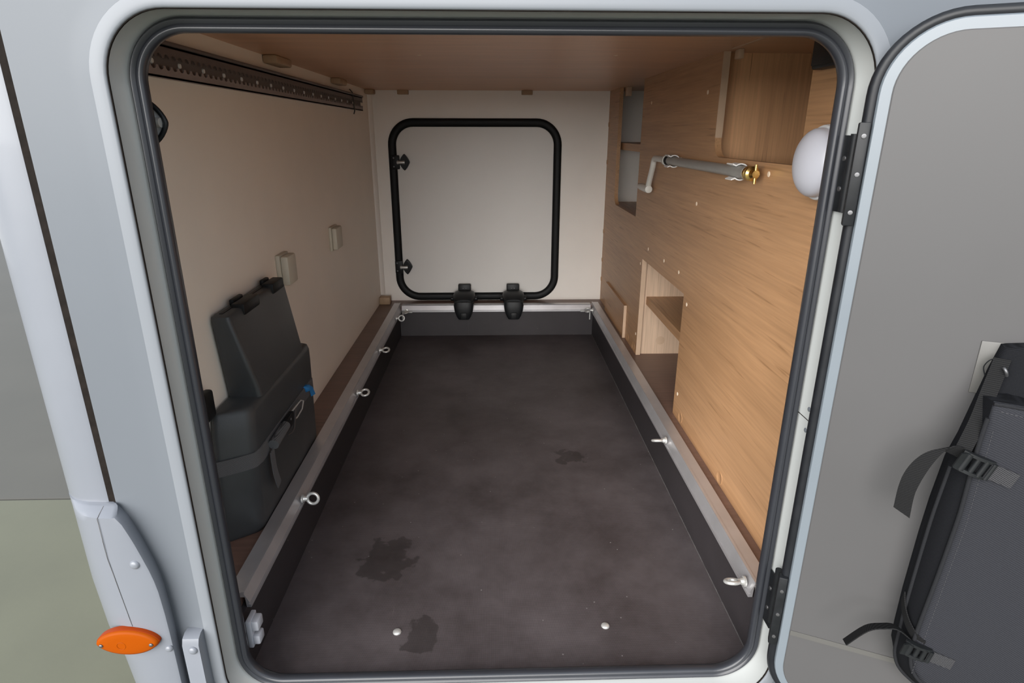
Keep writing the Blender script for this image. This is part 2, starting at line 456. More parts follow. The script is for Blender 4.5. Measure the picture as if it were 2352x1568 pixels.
# ------------------------------------------------------------------ vehicle body around the opening
OX0, OX1, OZ0, OZ1, OR = -0.513, 0.529, 0.0217, 1.231, 0.088
def oring(d, y, n=14, side=8):
    return [Vector((p[0], y, p[1])) for p in rrect(OX0 - d, OX1 + d, OZ0 - d, OZ1 + d, OR + d, n, side)]
BX0, BX1, BZ0, BZ1 = -0.641, 1.9, -0.2, 2.3
def outer_rect(y, n=14, side=8):
    out = []
    for (x, z, ci, t) in rrect(OX0, OX1, OZ0, OZ1, OR, n, side):
        cx = (BX1, BX0, BX0, BX1)[ci]; cz = (BZ1, BZ1, BZ0, BZ0)[ci]
        if t <= 1:
            vert_first = ci in (0, 2)
            zz = (OZ1 - OR, OZ1 - OR, OZ0 + OR, OZ0 + OR)[ci]; xx = (OX1 - OR, OX0 + OR, OX0 + OR, OX1 - OR)[ci]
            tt = t * 2
            if vert_first:
                p = (cx, zz + (cz - zz) * tt) if tt <= 1 else (cx + (xx - cx) * (tt - 1), cz)
            else:
                p = (xx + (cx - xx) * tt, cz) if tt <= 1 else (cx, cz + (zz - cz) * (tt - 1))
        else:
            if ci == 0: p = (x, BZ1)
            elif ci == 1: p = (BX0, z)
            elif ci == 2: p = (x, BZ0)
            else: p = (BX1, z)
        out.append(Vector((p[0], y, p[1])))
    return out
rings = [outer_rect(0.967), outer_rect(0.90), oring(0.055, 0.90), oring(0.042, 0.8988), oring(0.030, 0.8965), oring(0.0225, 0.8948), oring(0.0225, 0.967)]
wf = loft('wall_front', rings, M['paint'], loop=True, angle=50)
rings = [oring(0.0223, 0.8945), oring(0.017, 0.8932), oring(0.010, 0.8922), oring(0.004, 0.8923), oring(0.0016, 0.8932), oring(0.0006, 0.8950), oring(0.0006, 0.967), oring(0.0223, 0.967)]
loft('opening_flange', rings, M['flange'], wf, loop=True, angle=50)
rings = [oring(0.0005, 0.8986), oring(0.0001, 0.8987), oring(0.0001, 0.947), oring(-0.003, 0.951), oring(-0.003, 0.9668), oring(0.0004, 0.9668)]
loft('frame_joint', [oring(0.0005, 0.8953), oring(-0.0005, 0.8957), oring(-0.0005, 0.8982), oring(0.0005, 0.8985)], M['sealant'], wf, loop=True)
loft('opening_reveal', rings, M['frame'], wf, loop=True, angle=50)
tag(wf, 'white painted vehicle side panel framing the open garage hatch', 'vehicle panel', kind='structure')
# rubber seal running round the opening
prof = [(-0.001, 0.951), (-0.002, 0.944), (-0.0055, 0.9395), (-0.0095, 0.9405), (-0.0115, 0.9435), (-0.0135, 0.9415), (-0.0175, 0.941), (-0.0208, 0.9445), (-0.0215, 0.951), (-0.0205, 0.958), (-0.0135, 0.9655)]
prof += [(-0.0045, 0.9655), (-0.0035, 0.9515)]
loft('rubber_seal', [oring(d, y, 16, 10) for d, y in prof], M['seal'], wf, loop=True, angle=60)
# joint with two rivets on the right reveal
box('reveal_joint', (0.5285, 0.5292), (0.9, 0.948), (0.6195, 0.6207), M['sealant'], wf)
for z in (0.64, 0.601):
    lathe('rivet', (0.529, 0.915, z), (-1, 0, 0), [(0.004, 0), (0.004, 0.001), (0.002, 0.0022), (0, 0.0024)], M['paint'], wf, n=12)
# seam and rear corner
box('seam_sealant', (-0.6520, -0.6410), (0.9002, 0.94), (0.46, 2.3), M['sealant'], wf)
cs = [(-0.652, 0.967), (-0.652, 0.9), (-0.6565, 0.8985)]
for k in range(13):
    a = math.radians(90 + 90 * k / 12)
    cs.append((-0.675 + 0.08 * math.cos(a), 0.98 - 0.08 * math.sin(a)))
cs += [(-0.755, 1.6), (-0.755, 3.5), (-0.72, 3.5), (-0.72, 0.967)]
corner = loft('wall_corner', [[Vector((x, y, z)) for x, y in cs] for z in (0.484, 2.3)], M['bumper'], angle=30)
tag(corner, 'rounded white rear corner of the vehicle left of the dark seam', 'vehicle corner', kind='structure')

# ------------------------------------------------------------------ garage box
YB = 3.40
flo = box('floor', (-0.523, 0.549), (0.967, 3.25), (-0.03, 0.0), M['ply'])
tag(flo, 'dark brown mesh-textured plywood tray floor with damp stains', 'floor', kind='structure')
box('side_board', (-0.535, -0.523), (0.967, 3.25), (-0.03, 0.14), M['plyside'], flo)
box('side_board', (0.549, 0.561), (0.967, 3.25), (-0.03, 0.14), M['plyside'], flo)
box('end_board', (-0.535, 0.561), (3.25, 3.262), (-0.03, 0.14), M['plyside'], flo)
box('seam_bead', (0.5475, 0.549), (1.0, 3.25), (0.0, 0.0012), M['bead'], flo)
for x, y in ((-0.228, 1.104), (0.251, 1.109)):
    lathe('floor_bolt', (x, y, 0), (0, 0, 1), [(0.0098, 0), (0.0095, 0.002), (0.007, 0.0042), (0.0, 0.005)], M['zinc'], flo, n=20)

t1 = box('trim_1', (-0.645, -0.535), (0.967, YB), (0.08, 0.165), M['darkwood']); tag(t1, 'dark wood ledge strip between left wall and left rail', 'ledge', kind='structure')
t2 = box('trim_2', (0.561, 1.12), (0.967, YB), (0.08, 0.165), M['darkwood']); tag(t2, 'dark wood ledge under the right oak panel', 'ledge', kind='structure')
t3 = box('trim_3', (-0.535, 0.561), (3.262, YB), (0.08, 0.165), M['darkwood']); tag(t3, 'dark wood ledge behind the back rail', 'ledge', kind='structure')
box('corner_block', (-0.643, -0.585), (3.31, 3.36), (0.165, 0.205), M['block'], t1, bev=0.003)
wl = box('wall_left', (-0.70, -0.645), (0.967, YB), (0.05, 1.285), M['tan']); tag(wl, 'plain cream left wall of the garage', 'wall', kind='structure')
wb = box('wall_back', (-0.70, 1.14), (YB, 3.46), (0.05, 1.285), M['cream']); tag(wb, 'cream back wall around the far hatch', 'wall', kind='structure')
ce = box('ceiling', (-0.70, 1.14), (0.967, 3.46), (1.285, 1.31), M['oak_ceil']); tag(ce, 'brown wood laminate ceiling of the garage', 'ceiling', kind='structure')
wo = box('wall_outer', (1.12, 1.14), (0.967, YB), (0.05, 1.285), M['cream']); tag(wo, 'cream inner wall deep behind the oak panel cut-outs', 'wall', kind='structure')
bm = bmesh.new()
b_loft(bm, [[(-0.645 + a, YB - b, z) for a, b in ((0, 0), (0, 0.024), (0.006, 0.022), (0.014, 0.016), (0.02, 0.007), (0.022, 0))] for z in (0.2055, 1.284)])
t4 = mk('trim_4', bm, M['cream'], smooth=True); tag(t4, 'cream corner bead where left wall meets back wall', 'trim', kind='structure')

for x0, x1, y0, y1 in ((-0.645, -0.603, 1.885, 2.02), (-0.645, -0.605, 2.64, 2.76), (-0.645, -0.60, 3.31, 3.375)):
    box('corner_block', (x0, x1), (y0, y1), (1.262, 1.285), M['block'], ce, bev=0.006)
for x in (-0.462, 0.178):
    box('corner_block', (x - 0.028, x + 0.028), (3.372, 3.40), (1.264, 1.285), M['block'], ce, bev=0.002)
box('corner_block', (0.634, 0.648), (1.70, 1.73), (1.262, 1.285), M['oak_edge'], ce, bev=0.002)
box('corner_block', (0.636, 0.66), (3.09, 3.13), (1.245, 1.285), M['oak_edge'], ce, bev=0.002)
box('edge_strip', (0.6145, 0.6185), (1.40, 1.70), (1.2825, 1.285), M['oak_edge'], ce)
for x, y in ((-0.205, 1.879), (0.346, 1.863)):
    lathe('screw', (x, y, 1.285), (0, 0, -1), [(0.006, 0), (0.005, 0.0012), (0, 0.0016)], M['screwlight'], ce, n=12)

# oak panel with three cut-outs, 18 mm thick
def arc(cy, cz, r, a0, a1, n=8):
    return [(cy + r * math.cos(math.radians(a0 + (a1 - a0) * k / n)), cz + r * math.sin(math.radians(a0 + (a1 - a0) * k / n))) for k in range(n + 1)]
ol = [(0.967, 0.165), (0.967, 1.285), (1.25, 1.285)]
ol += arc(1.25 + 0.035, 1.017 + 0.035, 0.035, 180, 270) + arc(1.752 - 0.05, 1.017 + 0.05, 0.05, 270, 360)
ol += [(1.752, 1.285), (2.64, 1.285), (2.64, 0.737)] + arc(3.14 - 0.06, 0.737 + 0.06, 0.06, 270, 360)
ol += [(3.14, 1.285), (YB, 1.285), (YB, 0.165), (2.465, 0.165), (2.465, 0.587), (1.89, 0.587), (1.89, 0.165)]
wr = prism('wall_right', ol, lambda y, z: (0.613, y, z), lambda y, z: (0.631, y, z), M['oak'])
tag(wr, 'oak laminate side panel with three rounded cut-outs on the right', 'wall', kind='structure')
# lighter edge banding seen on the cut-out edges that face the opening
box('edge_band', (0.6125, 0.6315), (2.4628, 2.4652), (0.166, 0.587), M['oak_edge'], wr)
box('edge_band', (0.6125, 0.6315), (1.7500, 1.7525), (1.067, 1.284), M['oak_edge'], wr)
box('partition_board', (0.6315, 1.12), (2.48, 2.498), (0.165, 1.0), M['oak_pale'], wr)
box('partition_board', (0.6315, 1.12), (1.795, 1.813), (0.165, 1.285), M['oak_brown'], wr)
box('shelf', (0.645, 1.12), (1.813, 2.48), (0.390, 0.423), M['oak'], wr)
box('shelf', (0.640, 1.12), (2.498, 3.40), (1.0, 1.032), M['oak'], wr)
box('compartment_floor', (0.640, 1.12), (2.498, 3.40), (0.70, 0.72), M['oak'], wr)
prism('cover_plate', [(2.70, 0.1655), (2.70, 0.322), (3.18, 0.322), (3.18, 0.1655)], lambda y, z: (0.601, y, z), lambda y, z: (0.613, y, z), M['oak'], wr)
box('edge_band', (0.6005, 0.613), (2.6975, 2.70), (0.1655, 0.3225), M['oak_edge'], wr)
lathe('screw_cover', (0.72, 2.48, 0.226), (0, -1, 0), [(0.019, 0), (0.019, 0.0007), (0.0175, 0.001), (0, 0.001)], M['oak_edge'], wr, n=20)
for y, z in ((1.853, 0.877), (1.85, 1.189), (1.382, 0.993), (2.384, 0.643), (2.15, 0.643), (1.965, 0.642), (1.853, 0.562), (1.857, 0.25), (2.498, 1.189), (2.495, 0.562), (2.491, 0.254), (3.181, 0.20)):
    lathe('screw', (0.613, y, z), (-1, 0, 0), [(0.0065, 0), (0.0055, 0.0012), (0, 0.0018)], M['screwlight'], wr, n=12)
for y, z in ((1.805, 0.187), (1.435, 0.186), (2.642, 0.188), (2.521, 0.187)):
    lathe('screw_cover', (0.613, y, z), (-1, 0, 0), [(0.0195, 0), (0.0195, 0.0008), (0.018, 0.0013), (0.0172, 0.0008), (0, 0.0008)], M['oak'], wr, n=24)
for z in (0.56, 0.40, 0.29, 0.93, 1.12):
    lathe('screw', (0.613, 3.385, z), (-1, 0, 0), [(0.012, 0), (0.012, 0.003), (0, 0.004)], M['oak'], wr, n=14)

# ------------------------------------------------------------------ far hatch in the back wall
d1 = thing('door_1', (-0.095, YB, 0.167), 'closed cream hatch with thick black rubber frame in the back wall', 'hatch', kind='structure')
def hring(d, y, n=12, side=6):
    return [Vector((p[0], y, p[1])) for p in rrect(-0.556 - d, 0.366 + d, 0.168 - d, 1.150 + d, 0.135 + d, n, side)]
loft('rubber_frame', [hring(d, y) for d, y in ((0, 3.3995), (-0.001, 3.389), (-0.006, 3.383), (-0.014, 3.381), (-0.030, 3.382), (-0.038, 3.386), (-0.0425, 3.392), (-0.043, 3.3995))], M['sealdark'], d1, loop=True, angle=60)
loft('hatch_panel', [hring(d, y) for d, y in ((-0.0425, 3.3995), (-0.0425, 3.396), (-0.0445, 3.3945))], M['hatch'], d1, angle=30)
for z in (0.929, 0.365):
    zz = z; xx = -0.478 if z > 0.6 else -0.492
    dia = [(xx + 0.005 + 0.028 * math.cos(a) * (abs(math.cos(a)) ** 0.6), zz + 0.043 * math.sin(a) * (abs(math.sin(a)) ** 0.6)) for a in [2 * math.pi * k / 32 for k in range(32)]]
    lt = prism('latch', dia, lambda x, z: (x, 3.394, z), lambda x, z: (x * 0.98 - 0.009, 3.372, z * 0.98 + zz * 0.02), M['blackplastic'], d1, bev=0.003)
    box('latch_base', (xx - 0.062, xx - 0.02), (3.372, 3.384), (zz - 0.036, zz + 0.036), M['blackplastic'], lt, bev=0.004)
    tube('latch_bolt', [(xx - 0.030, 3.366, zz), (xx - 0.012, 3.362, zz), (xx + 0.008, 3.366, zz)], [0.010, 0.0075, 0.0095], M['zinc'], lt, n=12)
    for s in (-1, 1):
        lathe('latch_screw', (xx - 0.05, 3.372, zz + s * 0.022), (0, -1, 0), [(0.0045, 0), (0.004, 0.001), (0, 0.0015)], M['chrome'], lt, n=10)
for hx in (-0.168, 0.106):
    hg = box('hinge', (hx - 0.036, hx + 0.036), (3.352, 3.381), (0.172, 0.268), M['hingeblack'], d1, bev=0.006)
    loft('hinge_arm', [[Vector((hx + w * math.copysign(abs(math.cos(a)) ** 0.6, math.cos(a)), y, z + h * math.copysign(abs(math.sin(a)) ** 0.6, math.sin(a)))) for a in [2 * math.pi * k / 20 for k in range(20)]]
         for y, z, w, h in ((3.36, 0.212, 0.040, 0.022), (3.335, 0.214, 0.058, 0.026), (3.30, 0.212, 0.062, 0.027), (3.26, 0.209, 0.060, 0.026), (3.232, 0.198, 0.052, 0.026), (3.215, 0.185, 0.045, 0.030))], M['hingeblack'], hg)
    loft('hinge_nose', [[Vector((hx + w * math.copysign(abs(math.cos(a)) ** 0.7, math.cos(a)), 3.208 + dy + 0.017 * math.copysign(abs(math.sin(a)) ** 0.7, math.sin(a)), z)) for a in [2 * math.pi * k / 20 for k in range(20)]]
         for z, w, dy in ((0.205, 0.050, 0.004), (0.185, 0.054, 0), (0.155, 0.050, -0.002), (0.125, 0.040, 0), (0.108, 0.030, 0.003))], M['hingeblack'], hg)
    box('hinge_pad', (hx - 0.017, hx + 0.017), (3.183, 3.192), (0.112, 0.148), M['blackplastic'], hg, bev=0.003)
    for s in (-1, 1):
        lathe('hinge_screw', (hx + s * 0.008, 3.352, 0.243), (0, -1, 0), [(0.005, 0), (0.004, 0.001), (0, 0.0015)], M['chrome'], hg, n=10)
        lathe('hinge_pin', (hx + s * 0.058, 3.285, 0.205), (s, 0, 0), [(0.013, 0), (0.013, 0.012), (0.009, 0.016), (0, 0.016)], M['hingeblack'], hg, n=14)

# ------------------------------------------------------------------ aluminium rails round the tray
RP = [(0, 0.140), (0, 0.1465), (0.0045, 0.1475), (0.0045, 0.1505), (0.002, 0.1515), (0.0118, 0.1735), (0.0105, 0.178), (0.0165, 0.178), (0.017, 0.1766), (0.046, 0.1766), (0.046, 0.1655), (0.0105, 0.1655), (0.0095, 0.140)]
def side_rail(x_in, sgn, y0, y1, label):
    r = thing('lashing_rail', (x_in + sgn * 0.023, (y0 + y1) / 2, 0.14), label, 'rail', 'aluminium rails round the tray')
    loft('profile', [[Vector((x_in + sgn * dx, y, z)) for dx, z in RP] for y in (y0, y1)], M['alu'], r, smooth=False)
    return r
side_rail(-0.513, -1, 1.037, 3.30, 'long aluminium lashing rail along the left side of the tray')
side_rail(0.538, 1, 1.037, 3.30, 'long aluminium lashing rail along the right side of the tray')
r = thing('lashing_rail', (0.012, 3.26, 0.14), 'short aluminium lashing rail across the back under the far hatch', 'rail', 'aluminium rails round the tray')
loft('profile', [[Vector((x, 3.240 + dy, z)) for dy, z in RP] for x in (-0.511, 0.536)], M['alu'], r, smooth=False)
for sx, x0 in ((1, -0.508), (-1, 0.533)):
    xs = sorted((x0, x0 + sx * 0.055)); x2 = sorted((x0, x0 + sx * 0.006))
    box('end_bracket', xs, (3.228, 3.2395), (0.140, 0.148), M['zinc'], r)
    box('end_bracket', x2, (3.228, 3.2395), (0.095, 0.140), M['zinc'], r)

def eye_bolt(base, axis, tilt, label, R=0.0145, rr=0.0042):
    a = Vector(axis).normalized(); b0 = Vector(base)
    t = thing('eye_bolt', b0, label, 'eye bolt', 'steel eye bolts on the rails')
    lathe('washer', b0, a, [(0.0115, 0), (0.0115, 0.004), (0.008, 0.005), (0.007, 0.010), (0.0055, 0.013), (0.0055, 0.016)], M['zinc'], t, n=16)
    _, u, w = frame_of(a)
    d = u * math.cos(tilt) + w * math.sin(tilt)
    c = b0 + a * (0.014 + R)
    tube('ring', [c + a * R * math.cos(q) + d * R * math.sin(q) for q in [2 * math.pi * k / 28 for k in range(28)]], rr, M['zinc'], t, n=10, closed=True)
    return t
L_ = (1, 0, 0); R_ = (-1, 0, 0)
eye_bolt((-0.5145, 1.405, 0.160), L_, math.radians(80), 'steel eye bolt on the left rail nearest the opening')
eye_bolt((-0.5145, 2.10, 0.160), L_, math.radians(28), 'steel eye bolt on the left rail second from the opening')
eye_bolt((-0.5145, 2.57, 0.160), L_, math.radians(22), 'steel eye bolt on the left rail third from the opening')
eye_bolt((-0.5145, 3.06, 0.160), L_, math.radians(75), 'last steel eye bolt on the left rail before the back corner')
eye_bolt((-0.485, 3.2415, 0.146), (0, -1, 0), math.radians(15), 'steel eye bolt on the left end of the back rail')
eye_bolt((0.5395, 1.700, 0.160), R_, math.radians(25), 'steel eye bolt halfway along the right rail')
eye_bolt((0.5395, 1.062, 0.160), R_, math.radians(25), 'steel eye bolt on the right rail nearest the opening')
eye_bolt((0.5395, 3.19, 0.160), R_, math.radians(60), 'steel eye bolt at the far end of the right rail')

# ------------------------------------------------------------------ perforated track on the left wall
tr = thing('lashing_track', (-0.645, 2.1, 1.207), 'bronze scalloped lashing track high on the left wall', 'rail')
bm = bmesh.new()
b_box(bm, (-0.645, -0.6425), (1.02, 3.185), (1.178, 1.238))
mk('track_base', bm, M['trackbase'], tr)
def lip(z_edge, z_in, name):
    pitch = 0.0272; pts = []
    y = 1.0145 + 0.0136
    sgn = 1 if z_in > z_edge else -1
    pts.append((1.02, z_in))
    k = 0
    while True:
        yc = 1.0404 + pitch * k
        if yc > 3.17: break
        for q in range(7):
            a = math.pi * q / 6
            pts.append((yc - 0.0098 * math.cos(a), z_in - sgn * 0.0075 * math.sin(a)))
        k += 1
    pts.append((3.185, z_in))
    bm = bmesh.new()
    for xf, xb in ((-0.632, -0.6345),):
        A = [bm.verts.new((xf, y, z)) for y, z in pts]; B = [bm.verts.new((xf, y, z_edge)) for y, z in pts]
        A2 = [bm.verts.new((xb, y, z)) for y, z in pts]; B2 = [bm.verts.new((xb, y, z_edge)) for y, z in pts]
        for i in range(len(pts) - 1):
            bm.faces.new((A[i], A[i + 1], B[i + 1], B[i])); bm.faces.new((A2[i], B2[i], B2[i + 1], A2[i + 1]))
            bm.faces.new((A[i], A2[i], A2[i + 1], A[i + 1]))
    z2 = z_edge + sgn * 0.004
    b_box(bm, (-0.6425, -0.632), (1.02, 3.185), sorted((z_edge, z2)))
    return mk(name, bm, M['tracklip'] if z_in > z_edge else M['track'], tr)
lip(1.178, 1.200, 'track_lip'); lip(1.238, 1.214, 'track_lip')
box('track_hood', (-0.645, -0.626), (1.02, 3.185), (1.238, 1.246), M['track'], tr, bev=0.003)
for k in range(18):
    y = 1.164 + 0.1085 * k
    lathe('screw', (-0.6425, y, 1.207), (1, 0, 0), [(0.0055, 0), (0.0045, 0.003), (0, 0.004)], M['clipwhite'], tr, n=10)
st = ribbon('tie_strap', [(-0.640, 2.955, 1.262), (-0.6285, 2.958, 1.247), (-0.6285, 2.968, 1.205), (-0.6285, 2.976, 1.172), (-0.634, 2.980, 1.158)], [(0, 0.006, 0)] * 5, 0.003, M['strapdark'])
tag(st, 'thin dark tie strap looped over the end of the wall track', 'strap')

# ------------------------------------------------------------------ two junction boxes on the left wall
def jbox(y0, y1, z0, z1, dep, label):
    t = thing('junction_box', (-0.645, (y0 + y1) / 2, z0), label, 'box', 'junction boxes on the left wall')
    box('back_plate', (-0.645, -0.645 + dep * 0.35), (y0, y1), (z0, z1), M['beige'], t, bev=0.003)
    box('cover', (-0.645 + dep * 0.35, -0.645 + dep), (y0 + 0.004, y1 - 0.004), (z0 + 0.004, z1 - 0.004), M['beige'], t, bev=0.006)
jbox(1.79, 1.875, 0.640, 0.735, 0.036, 'beige junction box on the left wall just above the black case')
jbox(2.40, 2.50, 0.635, 0.728, 0.030, 'beige junction box on the left wall nearer the back corner')

# ------------------------------------------------------------------ strapped black case on the left ledge
ca = thing('plastic_case', (-0.60, 1.5, 0.165), 'charcoal plastic case with tapered lid strapped against the left wall', 'case')
def sq_ring(x0, x1, y0, y1, z, r):
    return [Vector((p[0], p[1], z)) for p in rrect(x0, x1, y0, y1, r, 5, 3)]
def case_ring(x0, x1, y0, y1, z, r):
    out = []
    for p in sq_ring(x0, x1, y0, y1, z, r):
        k = max(0.0, min(1.0, (y0 + 0.2 - p.y) / 0.2)) * (x1 - p.x) / (x1 - x0)
        out.append(Vector((p.x, p.y - 0.05 * k, p.z)))
    return out
cb = loft('case_body', [case_ring(-0.640, -0.566, 1.262, 1.735, 0.166, 0.016), case_ring(-0.643, -0.562, 1.257, 1.742, 0.176, 0.018), case_ring(-0.643, -0.560, 1.285, 1.758, 0.43, 0.018),
                        case_ring(-0.643, -0.5605, 1.292, 1.760, 0.462, 0.02), case_ring(-0.641, -0.564, 1.298, 1.756, 0.475, 0.018), case_ring(-0.638, -0.572, 1.306, 1.748, 0.479, 0.014)], M['case'], ca, angle=50)
box('case_knob', (-0.643, -0.622), (1.20, 1.255), (0.478, 0.545), M['blackplastic'], ca, bev=0.008)  # dark block set where the wall beside the case is only shaded
bm = bmesh.new()
b_loft(bm, [sq_ring(-0.641, -0.560, 1.352, 1.690, 0.478, 0.012), sq_ring(-0.641, -0.5615, 1.35, 1.690, 0.50, 0.012), sq_ring(-0.641, -0.594, 1.326, 1.704, 0.672, 0.012), sq_ring(-0.640, -0.597, 1.329, 1.702, 0.684, 0.011), sq_ring(-0.636, -0.602, 1.335, 1.697, 0.688, 0.008)])
lid = mk('case_lid', bm, M['case'], ca, smooth=True, angle=40)
box('lid_groove', (-0.626, -0.618), (1.345, 1.69), (0.686, 0.6895), M['blackplastic'], lid)
for y0, y1 in ((1.40, 1.50), (1.60, 1.685)):
    lb = box('latch', (-0.622, -0.590), (y0, y1), (0.668, 0.697), M['blackplastic'], lid, bev=0.005)
    box('latch_tab', (-0.634, -0.622), (y0 + 0.02, y1 - 0.02), (0.686, 0.702), M['blackplastic'], lb, bev=0.004)
SB = [(-0.640, 1.2255), (-0.60, 1.2495), (-0.577, 1.2645), (-0.5635, 1.2765), (-0.5585, 1.30), (-0.5585, 1.45), (-0.5585, 1.62), (-0.559, 1.735)]
sz = 0.352
stp = ribbon('strap', [(x, y, sz) for x, y in SB], [(0, 0, 0.019)] * len(SB), 0.003, M['casestrap'], ca)
tube('strap_roll', [(-0.545, 1.345, sz + 0.002), (-0.545, 1.37, sz + 0.004), (-0.546, 1.44, sz + 0.006)], 0.013, M['casestrap'], stp, n=16)
bkl = box('buckle', (-0.556, -0.543), (1.435, 1.505), (sz - 0.016, sz + 0.018), M['hingeblack'], stp, bev=0.003)
tube('buckle_lever', [(-0.541, 1.432, sz - 0.018), (-0.536, 1.450, sz - 0.021), (-0.535, 1.470, sz - 0.017), (-0.537, 1.49, sz + 0.002), (-0.541, 1.51, sz + 0.017)], 0.0028, M['chrome'], stp, n=8)
tube('buckle_hook', [(-0.548, 1.505, sz + 0.016), (-0.545, 1.53, sz + 0.019), (-0.546, 1.575, sz + 0.016), (-0.547, 1.60, sz + 0.004), (-0.546, 1.58, sz - 0.012), (-0.545, 1.53, sz - 0.014), (-0.548, 1.505, sz - 0.012)], 0.0022, M['zinc'], stp, n=8)
lathe('buckle_rivet', (-0.543, 1.478, sz + 0.006), (1, 0, 0), [(0.0045, 0), (0.003, 0.0018), (0, 0.002)], M['chrome'], stp, n=10)
tl = smooth_pts([(-0.5475, 1.338, 0.343), (-0.5475, 1.337, 0.318), (-0.546, 1.335, 0.290), (-0.544, 1.338, 0.262), (-0.543, 1.343, 0.243)], 4)
ribbon('strap_tail', tl, [(0.006 * 0, 0.0125, 0.003) for _ in tl], 0.002, M['casestrap'], stp)
tube('blue_tape', [(-0.5575, 1.655, 0.372), (-0.5568, 1.665, 0.366), (-0.5565, 1.676, 0.362)], [0.004, 0.012, 0.010], M['tape'], ca, n=8)
ribbon('blue_tape', [(-0.557, 1.683, 0.368), (-0.553, 1.698, 0.352), (-0.551, 1.706, 0.326)], [(0.0, 0.008, 0), (0.002, 0.009, 0), (0.003, 0.010, 0)], 0.0015, M['tape'], ca)

# ------------------------------------------------------------------ crank handle clipped to the oak panel
CX, CZ = 0.588, 0.992
ck = thing('crank_handle', (0.60, 1.9, CZ), 'stowed crank handle with white bent arm and brass hooked tip on the oak panel', 'crank')
tube('crank_tube', [(CX, 1.435, CZ), (CX, 2.10, CZ)], 0.0135, M['crankgrey'], ck, n=18)
tube('sleeve', [(CX, 1.44, CZ), (CX, 1.53, CZ)], 0.0155, M['crankgrey'], ck, n=18)
cl = lathe('collar', (CX, 2.095, CZ), (0, 1, 0), [(0.0145, 0), (0.017, 0.006), (0.017, 0.018), (0.0145, 0.022)], M['blackplastic'], ck, n=18)
lathe('toothed_ring', (CX, 2.117, CZ), (0, 1, 0), [(0.0185, 0), (0.0195, 0.004), (0.0195, 0.014), (0.016, 0.02)], M['crankwhite'], ck, n=10)
path = smooth_pts([(CX, 2.13, CZ), (CX, 2.24, CZ), (CX, 2.288, CZ - 0.001), (CX, 2.303, CZ - 0.012), (CX, 2.31, CZ - 0.03), (CX, 2.352, 0.900), (CX, 2.358, 0.885), (CX, 2.372, 0.878), (CX, 2.395, 0.878)], 5)
tube('crank_arm', path, 0.0105, M['crankwhite'], ck, n=14)
lathe('grip', (CX, 2.345, 0.877), (0, 1, 0), [(0.008, 0), (0.0135, 0.002), (0.0145, 0.012), (0.0135, 0.11), (0.0125, 0.14), (0.009, 0.145), (0, 0.145)], M['crankwhite'], ck, n=18)
bt = lathe('brass_tip', (CX, 1.436, CZ), (0, -1, 0), [(0.0135, 0), (0.0165, 0.003), (0.0165, 0.012), (0.013, 0.016), (0.0165, 0.018), (0.0165, 0.026), (0.011, 0.030), (0.0085, 0.045), (0, 0.046)], M['brass'], ck, n=20)
tube('tip_pin', [(CX, 1.395, CZ - 0.021), (CX, 1.395, CZ + 0.021)], 0.0036, M['brass'], bt, n=10)
for i, (y, lab) in enumerate(((2.06, 'white spring clip holding the crank near its bent arm'), (1.50, 'white spring clip holding the crank near its brass tip'))):
    t = thing('spring_clip', (0.613, y, CZ), lab, 'clip', 'clips holding the crank')
    box('clip_base', (0.606, 0.613), (y - 0.02, y + 0.02), (CZ - 0.012, CZ + 0.012), M['clipwhite'], t, bev=0.002)
    for s in (-1, 1):
        pts = [(CX + 0.0185 * math.cos(math.radians(q)), y, CZ + s * 0.0185 * math.sin(math.radians(q))) for q in range(10, 140, 10)]
        pts = [(0.6065, y, CZ + s * 0.006)] + pts + [(CX - 0.021, y, CZ + s * 0.018)]
        ribbon('clip_jaw', pts, [(0, 0.020, 0)] * len(pts), 0.0028, M['clipwhite'], t)

# ------------------------------------------------------------------ round lamp and black box near the opening
lp = thing('wall_lamp', (0.613, 1.142, 1.028), 'round white dome lamp on the oak panel next to the opening', 'lamp')
lathe('lamp_base', (0.613, 1.142, 1.028), (-1, 0, 0), [(0.067, 0), (0.067, 0.012), (0.0655, 0.016), (0.062, 0.017)], M['lampbase'], lp, n=48)
lathe('lamp_dome', (0.597, 1.142, 1.028), (-1, 0, 0), [(0.0615, 0), (0.061, 0.008)] + [(0.061 * math.cos(math.radians(a)), 0.008 + 0.030 * math.sin(math.radians(a))) for a in range(10, 90, 10)] + [(0, 0.038)], M['lampwhite'], lp, n=48)
bb = thing('control_box', (0.613, 1.15, 1.185), 'black box in the upper right corner of the opening', 'box')
box('housing', (0.590, 0.613), (1.06, 1.213), (1.190, 1.280), M['blackplastic'], bb, bev=0.004)
box('lid', (0.586, 0.590), (1.066, 1.207), (1.196, 1.274), M['blackplastic'], bb, bev=0.0015)

# ------------------------------------------------------------------ fittings at the left jamb
la = thing('jamb_latch', (-0.52, 0.99, 1.062), 'black diamond shaped latch loop behind the upper left seal', 'latch')
def dia(k, cx, cz, hw, hh): 
    a = 2 * math.pi * k / 36
    return (cx + hw * math.copysign(abs(math.cos(a)) ** 1.35, math.cos(a)), cz + hh * math.copysign(abs(math.sin(a)) ** 1.35, math.sin(a)))
lx, lz = -0.524, 1.093
tube('loop', [(dia(k, lx, lz, 0.029, 0.032)[0], 0.992, dia(k, lx, lz, 0.029, 0.032)[1]) for k in range(36)], 0.0040, M['blackplastic'], la, n=8, closed=True)
prism('face_plate', [dia(k, lx, lz, 0.027, 0.030) for k in range(36)], lambda x, z: (x, 0.9945, z), lambda x, z: (x, 0.9985, z), M['lampbase'], la)
tube('spindle', [(lx - 0.01, 0.993, lz), (lx + 0.024, 0.988, lz)], [0.009, 0.007], M['zinc'], la, n=12)
